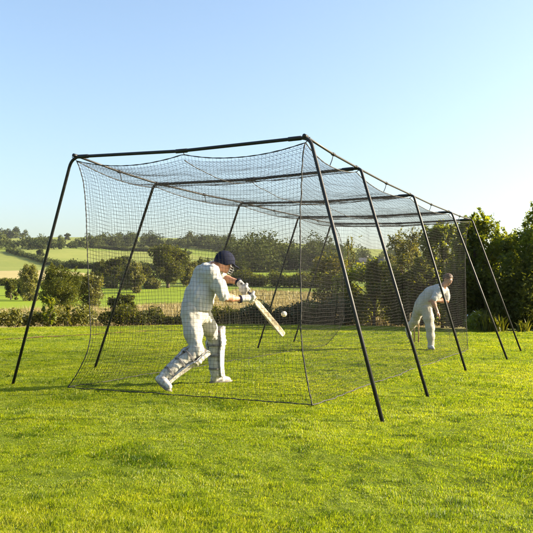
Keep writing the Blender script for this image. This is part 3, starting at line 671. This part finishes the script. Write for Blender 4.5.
# ------------------------------------------------------------------ figures: smooth surfaces grown from tapered limbs
def surf_nets(fn, lo, hi, vox):
    lo = np.asarray(lo, float)-vox*3; hi = np.asarray(hi, float)+vox*3; n = np.ceil((hi-lo)/vox).astype(int)+1
    ax = [lo[i]+np.arange(n[i])*vox for i in range(3)]; G = np.stack(np.meshgrid(*ax, indexing='ij'), -1); D = fn(G.reshape(-1, 3)).reshape(n)
    s = D < 0; c = np.zeros(np.array(n)-1, int); acc = np.zeros((*(np.array(n)-1), 3)); cnt = np.zeros(np.array(n)-1)
    base = np.stack(np.meshgrid(*[np.arange(k-1) for k in n], indexing='ij'), -1).astype(float)
    sl = lambda o: tuple(slice(o[i], n[i]-1+o[i]) for i in range(3))
    corners = [(x, y, z) for x in (0, 1) for y in (0, 1) for z in (0, 1)]
    for a in corners:
        for d in range(3):
            if a[d]: continue
            b = list(a); b[d] = 1; da, db = D[sl(a)], D[sl(b)]; x = (da < 0) != (db < 0); t = np.where(x, da/np.where(x, da-db, 1), 0)
            p = np.array(a, float)+np.zeros((*x.shape, 3)); p[..., d] += t; acc += np.where(x[..., None], p, 0); cnt += x
    act = cnt > 0; idx = np.full(act.shape, -1); idx[act] = np.arange(act.sum())
    V = lo+vox*(base[act]+acc[act]/cnt[act][:, None]); Q = []
    for d in range(3):
        e1, e2 = (d+1) % 3, (d+2) % 3; sa = [slice(1, n[k]-1) for k in range(3)]; sb = list(sa); sa[d] = slice(0, n[d]-1); sb[d] = slice(1, n[d])
        A, B = s[tuple(sa)], s[tuple(sb)]; x = np.argwhere(A != B); off = np.array([1, 1, 1]); off[d] = 0; x = x+off
        v = []
        for (p, q) in ((0, 0), (1, 0), (1, 1), (0, 1)):
            y = x.copy(); y[:, e1] -= p; y[:, e2] -= q; v.append(idx[y[:, 0], y[:, 1], y[:, 2]])
        v = np.stack(v, 1); fl = ~s[x[:, 0], x[:, 1], x[:, 2]]; v[fl] = v[fl][:, ::-1]; Q.append(v)
    Fq = np.concatenate(Q); Fq = Fq[(Fq >= 0).all(1)]; return V, Fq[:, ::-1]
class Flesh:
    def __init__(s, k=.03): s.p = []; s.k = k
    def limb(s, *js, k=None):
        """js: (point, radius) along the limb"""
        for (a, ra), (b, rb) in zip(js[:-1], js[1:]): s.p.append(('c', np.asarray(a, float), np.asarray(b, float), ra, rb, k or s.k))
        return s
    def egg(s, c, r, ax=None, k=None):
        s.p.append(('e', np.asarray(c, float), np.asarray(r, float), np.eye(3) if ax is None else np.asarray(ax), None, k or s.k)); return s
    def bounds(s):
        lo = []; hi = []
        for q in s.p:
            if q[0] == 'c':
                lo += [q[1]-q[3], q[2]-q[4]]; hi += [q[1]+q[3], q[2]+q[4]]
            else: lo.append(q[1]-q[2].max()); hi.append(q[1]+q[2].max())
        return np.min(lo, 0), np.max(hi, 0)
    def field(s, P):
        D = None
        for q in s.p:
            if q[0] == 'c':
                a, b, ra, rb = q[1:5]; ab = b-a; t = np.clip(((P-a)@ab)/max(ab@ab, 1e-9), 0, 1); d = np.linalg.norm(P-a-t[:, None]*ab, axis=1)-(ra+(rb-ra)*t)
            else:
                L = (P-q[1])@q[3].T; k0 = np.linalg.norm(L/q[2], axis=1); d = (k0-1)*q[2].min()*np.where(k0 > 1, 1, 1)
            if D is None: D = d
            else:
                h_ = np.clip(.5+.5*(D-d)/q[5], 0, 1); D = D*(1-h_)+d*h_-q[5]*h_*(1-h_)
        return D
    def build(s, name, mat, parent, vox=.01, folds=0, fs=9, seed=0, stretch=None, cut=None):
        lo, hi = s.bounds()
        def fn(P):
            D = s.field(P)
            if folds:
                Q = P if stretch is None else P@stretch
                D = D+folds*(noise(Q, fs, seed)*.9+(1-np.abs(noise(Q, fs*2.1, seed+1))*2)*.45)
            if cut is not None: D = np.maximum(D, cut(P))
            return D
        V, F = surf_nets(fn, lo, hi, vox)
        return obj(name, mesh_np(name, V, F), mat, parent)
def unit(v): v = np.asarray(v, float); return v/np.linalg.norm(v)
def basis(z, x):
    z = unit(z); x = unit(np.asarray(x, float)-z*np.dot(x, z)); return np.array([x, np.cross(z, x), z])   # rows x,y,z

def boot(root, heel, toe, ankle, up, sc=1.0):
    """cricket boot from heel to toe"""
    f = Flesh(.03); d = unit(toe-heel); L = np.linalg.norm(toe-heel)
    f.limb((heel+up*.05*sc, .040*sc), (heel+d*L*.45+up*.05*sc, .043*sc), (heel+d*L*.85+up*.034*sc, .036*sc)).limb((heel+up*.055*sc+d*.02, .042*sc), (ankle, .048*sc))
    b = f.build('boot', MAT['leather'], root, .008)
    A = basis(up, d); m = MB(); n = 20; an = np.arange(n)*2*math.pi/n
    mid = heel+d*L*.45; ol = np.stack([np.cos(an)*(L*.5+.045*sc), np.sin(an)*.046*sc*(1+.12*np.cos(an)), np.zeros(n)], 1)
    lo = mid+(ol+[0, 0, .001])@A; hi = mid+(ol*.98+[0, 0, .024*sc])@A; V = np.concatenate([lo, hi, [lo.mean(0), hi.mean(0)]]); j = np.arange(n); j2 = (j+1) % n
    m.add(V, [np.stack([j, j2, j2+n, j+n], 1), np.concatenate([np.stack([j2, j, np.full(n, 2*n)], 1), np.stack([j+n, j2+n, np.full(n, 2*n+1)], 1)])])
    m.build('sole', MAT['sole'], b)
    return b
def fingers(f, wrist, palm_dir, palm_n, side, L=.18, curl=.5, r=.0092):
    """adds a palm, four fingers and a thumb to Flesh f. palm_n: direction the fingers curl to"""
    A = basis(palm_dir, side); w = A[0]; d = unit(palm_dir); n = unit(palm_n-d*np.dot(palm_n, d)); pl = L*.52
    f.limb((wrist, .026), (wrist+d*pl*.9, .024), k=.02); 
    for k in (-1, 1): f.limb((wrist+d*.03+w*k*.012, .018), (wrist+d*pl+w*k*.026, .014), k=.015)
    for i, (o, l) in enumerate(((-.033, .40), (-.011, .47), (.011, .44), (.032, .34))):
        p = wrist+d*pl+w*o; q = p; dirv = d+w*o*1.5; ang = curl*(.6+.12*i)
        for s_ in range(3):
            dirv = unit(dirv*math.cos(ang*.7)+n*math.sin(ang*.7)); q2 = q+dirv*L*l*(.45, .32, .23)[s_]; f.limb((q, r*(1-.1*s_)), (q2, r*(.92-.1*s_)), k=.005); q = q2
    t0 = wrist+d*pl*.25-w*.02; t1 = t0+unit(d*.6-w*.9+n*.4)*L*.22; t2 = t1+unit(d*.9-w*.3+n*.6)*L*.2
    f.limb((t0, r*1.5), (t1, r*1.25), (t2, r*.95), k=.008)

def head(f, c, facing, upv, s=1.0):
    """skull, jaw, nose, brow, ears"""
    x = unit(facing); A = basis(upv, x); x = A[0]; y = A[1]; z = A[2]
    f.egg(c+z*.025*s-x*.012*s, (.098*s, .078*s, .098*s), A, .02).egg(c-z*.055*s+x*.022*s, (.066*s, .058*s, .062*s), A, .03)
    f.limb((c-z*.095*s+x*.055*s, .022*s), (c-z*.098*s+x*.06*s, .02*s), k=.025)
    f.limb((c+z*.012*s+x*.083*s, .010*s), (c-z*.03*s+x*.104*s, .014*s), k=.012)
    f.limb((c+z*.022*s+x*.078*s-y*.035*s, .012*s), (c+z*.026*s+x*.086*s, .010*s), (c+z*.022*s+x*.078*s+y*.035*s, .012*s), k=.015)
    for q in (-1, 1): f.egg(c+y*q*.078*s-z*.012*s-x*.012*s, (.022*s, .010*s, .034*s), A, .008)
    f.limb((c-z*.062*s+x*.078*s-y*.02*s, .008*s), (c-z*.062*s+x*.084*s, .010*s), (c-z*.062*s+x*.078*s+y*.02*s, .008*s), k=.008)
    return A
def eyes(root, c, A, s=1.0):
    x, y, z = A
    for q in (-1, 1):
        m = MB(); m.ball(c+z*.002*s+x*.078*s+y*q*.032*s, .0125*s, None, 12, 8); m.build('eye', MAT['leather'], root)
        m = MB(); m.ball(c+z*.002*s+x*.0855*s+y*q*.032*s, .0062*s, None, 10, 6); m.build('pupil', MAT['navy'], root)

# --- batter
OB = np.array([-.36, 1.0, 0]); DB = unit(np.array([OB[0]-CAM[0], OB[1]-CAM[1], 0])); RB = np.array([DB[1], -DB[0], 0])
def jb(px, py, b):
    o = OB+DB*b; d = ray(px, py); return CAM+d*(np.dot(o-CAM, DB)/np.dot(d, DB))
ZU = np.array([0, 0, 1.])
bat_root = thing('person', 'batter in cricket whites, navy helmet and pads striding forward with a bat', 'person', OB)
B = dict(pel=jb(195.5, 311, 0), waist=jb(198.5, 300, .02), chest=jb(204.5, 286, .05), up=jb(208.5, 273, .08), neck=jb(213, 267, .10), head=jb(224.5, 262.5, .12),
         s1=jb(211, 273.5, -.10), e1=jb(224.5, 297.5, -.14), w1=jb(240.5, 299, .02), h1=jb(248, 297.5, .08),
         s2=jb(215, 268, .24), e2=jb(221, 277.5, .40), w2=jb(239, 282.5, .18), h2=jb(245.5, 287.5, .11),
         hp1=jb(190.5, 315, -.09), k1=jb(196.5, 351, -.22), a1=jb(163, 377.5, -.34), hp2=jb(201.5, 315, .10), k2=jb(214.5, 338, .36), a2=jb(215.5, 376.5, .35))
fac = unit(RB*.86+DB*.35-ZU*.38); hup = unit(ZU*.9+RB*.36)
f = Flesh(.04)
f.limb((B['pel'], .15), (B['waist'], .14), (B['chest'], .14), (B['up'], .12), (B['neck'], .07)).limb((B['neck'], .055), (B['head']-hup*.05, .052))
f.limb((B['up'], .1), (B['s1'], .08)).limb((B['up'], .1), (B['s2'], .08))
for s in '12':
    f.limb((B['s'+s], .055), (B['e'+s], .042)).limb((B['e'+s], .044), (lerp(B['e'+s], B['w'+s], .35), .046), (B['w'+s], .031), (B['h'+s], .03))
    f.limb((B['hp'+s], .08), (B['k'+s], .045)).limb((B['k'+s], .045), (lerp(B['k'+s], B['a'+s], .3), .043), (B['a'+s], .033))
HA = head(f, B['head'], fac, hup, 1.02)
body = f.build('body', MAT['skin'], bat_root, .009); eyes(body, B['head'], HA, 1.02)
f = Flesh(.05)                                                     # shirt
f.limb((lerp(B['pel'], B['waist'], .12)-DB*.0, .188), (B['waist'], .178), (B['chest'], .160), (B['up'], .132), k=.06)
f.egg(jb(199.5, 296, .0), (.168, .158, .16), basis(ZU, RB), .07).egg(jb(205, 276.5, .06), (.152, .165, .135), basis(unit(B['up']-B['waist']), RB), .06)
f.limb((B['up'], .11), (B['s1'], .105)).limb((B['up'], .11), (B['s2'], .10)).limb((B['up'], .09), (lerp(B['up'], B['neck'], .75), .075), k=.04)
for s in '12': f.limb((B['s'+s], .10), (lerp(B['s'+s], B['e'+s], .55), .088), (lerp(B['s'+s], B['e'+s], .93), .078), k=.035)
hz = jb(196, 309, 0)[2]
stretchM = np.diag([1, 1, .55])
f.build('shirt', MAT['white'], bat_root, .008, .017, 10, 3, stretchM, cut=lambda P: hz-.02-P[:, 2]+noise(P, 7, 5)*.012)
f = Flesh(.05)                                                     # trousers
f.limb((B['pel']+ZU*.05, .168), (B['pel']-ZU*.03, .163))
for s in '12':
    f.limb((B['hp'+s], .122), (lerp(B['hp'+s], B['k'+s], .5), .104), (B['k'+s], .085), k=.06).limb((B['k'+s], .088), (lerp(B['k'+s], B['a'+s], .9), .066))
f.build('trousers', MAT['cream'], bat_root, .0085, .014, 10, 13, np.diag([1, 1, .6]))
# pads
def pad(kn, an, front, top=.17, wid=.105):
    d = unit(kn-an); A = basis(d, front); x, y, z = A; L = np.linalg.norm(kn-an)+top; a0 = an-d*.0
    nu_, nv_ = 49, 44; Uu, Vv = np.meshgrid(np.linspace(-1, 1, nu_), np.linspace(0, 1, nv_), indexing='ij'); th = Uu*1.75
    hgt = Vv*L*(1-.05*np.abs(Uu)**3)
    rr = .074+.032*np.clip(Vv*1.6, 0, 1)+.012*np.exp(-((Vv-.68)/.08)**2)
    ribs = .013*np.abs(np.sin(Uu*math.pi*3.5))*(Vv < .60)+.013*np.abs(np.sin((Vv-.60)*math.pi*3/.24))*((Vv >= .60) & (Vv < .84))+.012*np.abs(np.sin(Uu*math.pi*3.5))*(Vv >= .84)
    rr2 = rr+ribs+.012; spread = 1+.15*np.exp(-((Vv-.72)/.15)**2)
    fwd = np.where(Vv > .62, .0+.05*(Vv-.62), 0)+.035*(1-Vv)**6
    def P(r): return a0+hgt[..., None]*z+(np.cos(th)*r+fwd)[..., None]*x+(np.sin(th)*r*spread)[..., None]*y
    O = P(rr2).reshape(-1, 3); I = P(rr-.006).reshape(-1, 3); n = nu_*nv_
    i = np.arange(nu_-1)[:, None]*nv_; j = np.arange(nv_-1)[None]; q = np.stack([i+j, i+nv_+j, i+nv_+j+1, i+j+1], -1).reshape(-1, 4)
    b = np.concatenate([np.arange(nv_), np.arange(1, nu_)*nv_+nv_-1, (nu_-1)*nv_+np.arange(nv_-2, -1, -1), np.arange(nu_-2, 0, -1)*nv_]); b2 = np.roll(b, -1)
    m = MB(); m.add(np.concatenate([O, I]), np.concatenate([q, q[:, ::-1]+n, np.stack([b, b+n, b2+n, b2], 1)])); o = m.build('leg_pad', MAT['pad'], bat_root)
    for v in (.16, .42, .62):
        s_ = MB(); t = np.linspace(1.5, 2*math.pi-1.5, 20); r = .082+.026*min(1, v*1.6); Pp = a0+z*(v*L)+np.cos(t)[:, None]*x*(r-.012)+np.sin(t)[:, None]*y*r
        for dz in np.linspace(-.008, .008, 3): s_.tube(Pp+z*dz, .005, 6)
        s_.build('strap', MAT['strap'], o)
    kr = MB(); kr.tube([a0+z*(L*.86)-y*.07+x*.035, a0+z*(L*.9)+x*.05, a0+z*(L*.86)+y*.07+x*.035], .018, 8); kr.build('knee_lining', MAT['redpatch'], o)
    return o
pad(B['k1'], B['a1'], unit(RB*.45-ZU*.35+DB*.62), .13)
pad(B['k2'], B['a2'], unit(RB*.72+DB*.65), .15)
g1, g2 = on_ground(171.5, 391.5), on_ground(230.5, 382)
up1 = unit(np.cross(np.cross(g1+ZU*.02-(B['a1']-ZU*.05), ZU), g1-(B['a1']-ZU*.05)))
hl1 = jb(157.5, 380.5, -.34)-unit(RB)*.0; hl1 = lerp(B['a1'], hl1, .8)
dt = unit(g1-hl1); upb = unit(ZU-dt*np.dot(ZU, dt)); boot(bat_root, hl1-upb*.035, g1-dt*.03+upb*.0, B['a1']+upb*.03, upb)
hl2 = on_ground(213.5, 383); boot(bat_root, hl2, lerp(hl2, g2, 1.0), B['a2'], ZU)
# helmet
hc = B['head']; x, y, z = HA
m = MB(); nu_, nv_ = 36, 16; ph = np.arange(nu_)*2*math.pi/nu_; tv = np.linspace(0, 1, nv_)
V = []
for t_ in tv:
    for p_ in ph:
        lowest = 1.98 if math.cos(p_) < .35 else 1.55
        lowest = 1.58+.42*(1/(1+math.exp((math.cos(p_)-.25)*9)))
        an = .02+t_*(lowest-.02); rr = np.array([.132, .112, .128])*1.02
        V.append(hc+z*.018-x*.006+x*math.sin(an)*math.cos(p_)*rr[0]+y*math.sin(an)*math.sin(p_)*rr[1]+z*math.cos(an)*rr[2])
V = np.array(V); V2 = hc+(V-hc)*.93; n = len(V); i = np.arange(nv_-1)[:, None]*nu_; j = np.arange(nu_)[None]; j2 = (j+1) % nu_
q = np.stack([i+j, i+nu_+j, i+nu_+j2, i+j2], -1).reshape(-1, 4); jj_ = np.arange(nu_); e = (nv_-1)*nu_
m.add(np.concatenate([V, V2]), [np.concatenate([q, q[:, ::-1]+n, np.stack([e+jj_, e+jj_+n, e+(jj_+1) % nu_+n, e+(jj_+1) % nu_], 1)])])
m.ball(hc+z*.148-x*.006, (.012, .012, .006))
helmet = m.build('helmet', MAT['navy'], bat_root)
m = MB(); s = np.linspace(-1.05, 1.05, 17); inn = np.stack([np.cos(s)*.122, np.sin(s)*.105, 0*s+.028], 1); ou = np.stack([np.cos(s)*.122+.095*np.cos(s*.9)**1.1, np.sin(s)*.112, 0*s+.008], 1); n = 17
V = hc+np.concatenate([inn, ou, inn-[0, 0, .01], ou-[0, 0, .008]])@HA; k = np.arange(n-1)
m.add(V, np.concatenate([np.stack([k, k+n, k+n+1, k+1], 1), np.stack([k+2*n, k+2*n+1, k+3*n+1, k+3*n], 1), np.stack([k+n, k+3*n, k+3*n+1, k+n+1], 1)])); m.build('peak', MAT['navy'], helmet)
m = MB(); s = np.linspace(-1.25, 1.25, 22)
for zz, ro in ((-.022, .150), (-.052, .156), (-.082, .152), (-.112, .138)):
    m.tube(hc+np.stack([np.cos(s)*ro, np.sin(s)*.112, 0*s+zz], 1)@HA, .0036, 6)
for s0 in (-1.2, -.7, .7, 1.2):
    m.tube(hc+np.array([[math.cos(s0)*r_, math.sin(s0)*.113, zz] for zz, r_ in ((.0, .13), (-.022, .150), (-.052, .156), (-.082, .152), (-.112, .138))])@HA, .0036, 6)
m.build('grille', MAT['grille'], helmet)
# bat
bt_top, bt_tip = jb(241.5, 283.5, .10), jb(284, 335, .13); bd = unit(bt_tip-bt_top); bl = np.linalg.norm(bt_tip-bt_top)
bn = unit(np.cross(bd, unit(DB*.75+RB*.5+ZU*.3))); bw = np.cross(bd, bn)      # bw: across the blade
bat = thing('cricket_bat', 'worn willow cricket bat swung down in the batter\'s gloves', 'cricket bat', bt_top)
A = np.array([bn, bw, bd]); m = MB(); s0 = bl*.33; rows = []
prof = [(s0-.03, .017, .014), (s0, .03, .018), (s0+.035, .050, .022), (s0+.07, .054, .026), (bl*.6, .054, .038), (bl*.8, .054, .044), (bl*.93, .054, .032), (bl-.012, .050, .022), (bl, .040, .016)]
sec = [(-1, -.5), (-.6, -.55), (0, -.55), (.6, -.55), (1, -.5), (1, .1), (.55, .42), (0, 1.0), (-.55, .42), (-1, .1)]
for (q, w, th_) in prof: rows.append([bt_top+bd*q+bw*w*a+bn*th_*c for a, c in sec])
V = np.array(rows).reshape(-1, 3); k = len(sec); i = np.arange(len(prof)-1)[:, None]*k; j = np.arange(k)[None]; j2 = (j+1) % k
m.add(np.concatenate([V, [V[:k].mean(0), V[-k:].mean(0)]]), [np.stack([i+j, i+j2, i+k+j2, i+k+j], -1).reshape(-1, 4), np.concatenate([np.stack([(np.arange(k)+1) % k, np.arange(k), np.full(k, len(V))], 1), np.stack([len(V)-k+np.arange(k), len(V)-k+(np.arange(k)+1) % k, np.full(k, len(V)+1)], 1)])])
m.build('blade', MAT['willow'], bat, False)
m = MB(); m.tube([bt_top+bd*q for q in (-.01, 0, .1, s0-.02, s0+.03)], [.014, .0175, .017, .016, .012], 12); m.build('handle', MAT['grip'], bat)
# gloves on the handle
def glove(wr, c, back):
    f = Flesh(.012); hax = bd; out = unit(back-hax*np.dot(back, hax)); sd = np.cross(hax, out)
    f.egg(c+out*.035, (.042, .055, .030), np.array([hax, sd, out]), .02)
    f.limb((wr, .042), (lerp(wr, c+out*.03, .6), .045), k=.02)
    for i, o in enumerate((-.036, -.012, .012, .034)):
        p = c+hax*o; q = p+out*.040+sd*.050; q2 = p+sd*.062-out*.008; q3 = p+sd*.034-out*.044; q4 = p-sd*.008-out*.046
        f.limb((p+out*.045+sd*.012, .017), (q, .0165), k=.006).limb((q, .0165), (q2, .016), k=.006).limb((q2, .0155), (q3, .015), k=.006).limb((q3, .0145), (q4, .0125), k=.006)
    f.limb((c+out*.035-sd*.035-hax*.02, .018), (c-sd*.052-hax*.034, .016), (c-sd*.035-out*.034-hax*.04, .014), k=.008)
    o = f.build('glove', MAT['pad'], bat_root, .0055)
    ad = unit(c-wr); m = MB(); Aw = basis(ad, ZU); t = np.linspace(0, 2*math.pi, 17); Pp = wr-ad*.012+np.cos(t)[:, None]*Aw[0]*.044+np.sin(t)[:, None]*Aw[1]*.044
    for dz in (-.01, 0, .01): m.tube(Pp+ad*dz, .0065, 6, False)
    m.build('cuff', MAT['navy'], o)
glove(B['w2'], bt_top+bd*.085, unit(-DB*.35-RB*.7+ZU*.5)); glove(B['w1'], bt_top+bd*.215, unit(-DB*.75-RB*.5+ZU*.0))
# ball
bc = jb(284, 314, .16); m = MB(); m.ball(bc, .0365, None, 24, 16); ballo = m.build('cricket_ball', MAT['ballm'], None, True)
tag(ballo, 'cream cricket ball in the air beside the bat', 'ball')
m = MB(); t = np.linspace(0, 2*math.pi, 33); e1, e2 = unit(np.array([.3, .5, .8])), None; e2 = unit(np.cross(e1, [1, 0, 0])); 
for dz in (-.003, .003): m.tube(bc+np.cos(t)[:, None]*e1*.0364+np.sin(t)[:, None]*e2*.0364+np.cross(e1, e2)*dz, .0012, 5, False)
m.build('seam', MAT['stump'], ballo)

# --- bowler
OW = on_ground(430.5, 349); DW = unit(np.array([OW[0]-CAM[0], OW[1]-CAM[1], 0])); RW = np.array([DW[1], -DW[0], 0])
def jw(px, py, b):
    o = OW+DW*b; d = ray(px, py); return CAM+d*(np.dot(o-CAM, DW)/np.dot(d, DW))
bow_root = thing('person', 'bowler in cricket whites bent forward at the far end of the net', 'person', OW)
W = dict(pel=jw(422.5, 306, .06), waist=jw(426.5, 300, .03), chest=jw(432, 294.5, 0), up=jw(438, 290.5, -.02), neck=jw(442.5, 287, -.03), head=jw(447.8, 280, -.06),
         s1=jw(440, 291.5, -.20), e1=jw(432.5, 300.5, -.34), w1=jw(437, 311, -.36), s2=jw(444.5, 291.5, .16), e2=jw(446.5, 301, .10), w2=jw(435, 300.5, -.12),
         hp2=jw(426.5, 308.5, -.04), k2=jw(430, 327.5, -.06), a2=jw(431, 344.5, 0), hp1=jw(419.5, 308, .12), k1=jw(415, 320.5, .28), a1=jw(408.5, 329.5, .55))
fac = unit(RW*.62-DW*.55-ZU*.5); hup = unit(ZU*.85+RW*.45)
f = Flesh(.04)
f.limb((W['pel'], .14), (W['waist'], .13), (W['chest'], .14), (W['up'], .12), (W['neck'], .07)).limb((W['neck'], .058), (W['head']-hup*.05, .055)).limb((W['up'], .1), (W['s1'], .075)).limb((W['up'], .1), (W['s2'], .075))
for s in '12':
    f.limb((W['s'+s], .055), (W['e'+s], .043)).limb((W['e'+s], .045), (lerp(W['e'+s], W['w'+s], .35), .046), (W['w'+s], .03))
    f.limb((W['hp'+s], .085), (W['k'+s], .055)).limb((W['k'+s], .055), (lerp(W['k'+s], W['a'+s], .3), .055), (W['a'+s], .037))
HW = head(f, W['head'], fac, hup, 1.0)
hd = unit(jw(440, 317.5, -.36)-W['w1']); fingers(f, W['w1'], hd, -RW, DW, .19, .35, .0105)
fingers(f, W['w2'], unit(W['w2']-W['e2']), -ZU, DW, .19, .5, .0105)
body = f.build('body', MAT['skin'], bow_root, .008); eyes(body, W['head'], HW)
f = Flesh(.02); x, y, z = HW; c = W['head']
f.egg(c+z*.05-x*.022, (.108, .093, .092), HW, .02).egg(c-x*.055-z*.01, (.06, .08, .075), HW, .03)
f.build('hair', MAT['hair'], bow_root, .007, .006, 40, 8, cut=lambda P: ((P-c)@x-.055-.35*((P-c)@z-.03)))
f = Flesh(.05)
f.limb((lerp(W['pel'], W['waist'], .1), .18), (W['waist'], .17), (W['chest'], .168), (W['up'], .135), k=.06).limb((W['up'], .11), (W['s1'], .098)).limb((W['up'], .11), (W['s2'], .098)).limb((W['up'], .09), (lerp(W['up'], W['neck'], .7), .078), k=.04)
for s in '12': f.limb((W['s'+s], .095), (lerp(W['s'+s], W['e'+s], .5), .085), (lerp(W['s'+s], W['e'+s], .85), .075), k=.03)
f.build('shirt', MAT['white'], bow_root, .011, .010, 8, 23)
f = Flesh(.05); f.limb((W['pel']+ZU*.03, .165), (W['pel']-ZU*.04, .165))
for s in '12': f.limb((W['hp'+s], .125), (lerp(W['hp'+s], W['k'+s], .5), .105), (W['k'+s], .085), k=.05).limb((W['k'+s], .088), (lerp(W['k'+s], W['a'+s], .5), .082), (W['a'+s], .07))
f.build('trousers', MAT['cream'], bow_root, .011, .009, 9, 33, np.diag([1, 1, .5]))
h2 = OW-DW*.02-RW*.02+DW*.08; boot(bow_root, h2, h2-DW*.20+RW*.08, W['a2']-ZU*.02, ZU)
dt = unit(jw(407, 336.5, .62)-W['a1']); hb = W['a1']-unit(W['k1']-W['a1'])*.02; upb = unit(W['k1']-W['a1']); td = unit(RW*.3-ZU*.85-DW*.1); upb = unit(upb-td*np.dot(upb, td)); boot(bow_root, hb-upb*.06, hb-upb*.06+td*.18, W['a1'], upb)

# wicket
wp = [on_ground(q, 343.2) for q in (410.2, 414.4, 418.6)]
wick = thing('wicket', 'three wooden cricket stumps standing behind the bowler', 'wicket', wp[1])
for p in wp:
    m = MB(); m.tube([p-ZU*.05, p+ZU*.69, p+ZU*.705, p+ZU*.711], [.018, .018, .015, .006], 12); m.build('stump', MAT['stump'], wick)
for a, b in ((0, 1), (1, 2)):
    p, q = wp[a]+ZU*.719, wp[b]+ZU*.719; s = np.linspace(.04, .96, 9)[:, None]; m = MB(); m.tube(p+(q-p)*s, [.004, .006, .009, .006, .010, .006, .009, .006, .004], 8); m.build('bail', MAT['stump'], wick)
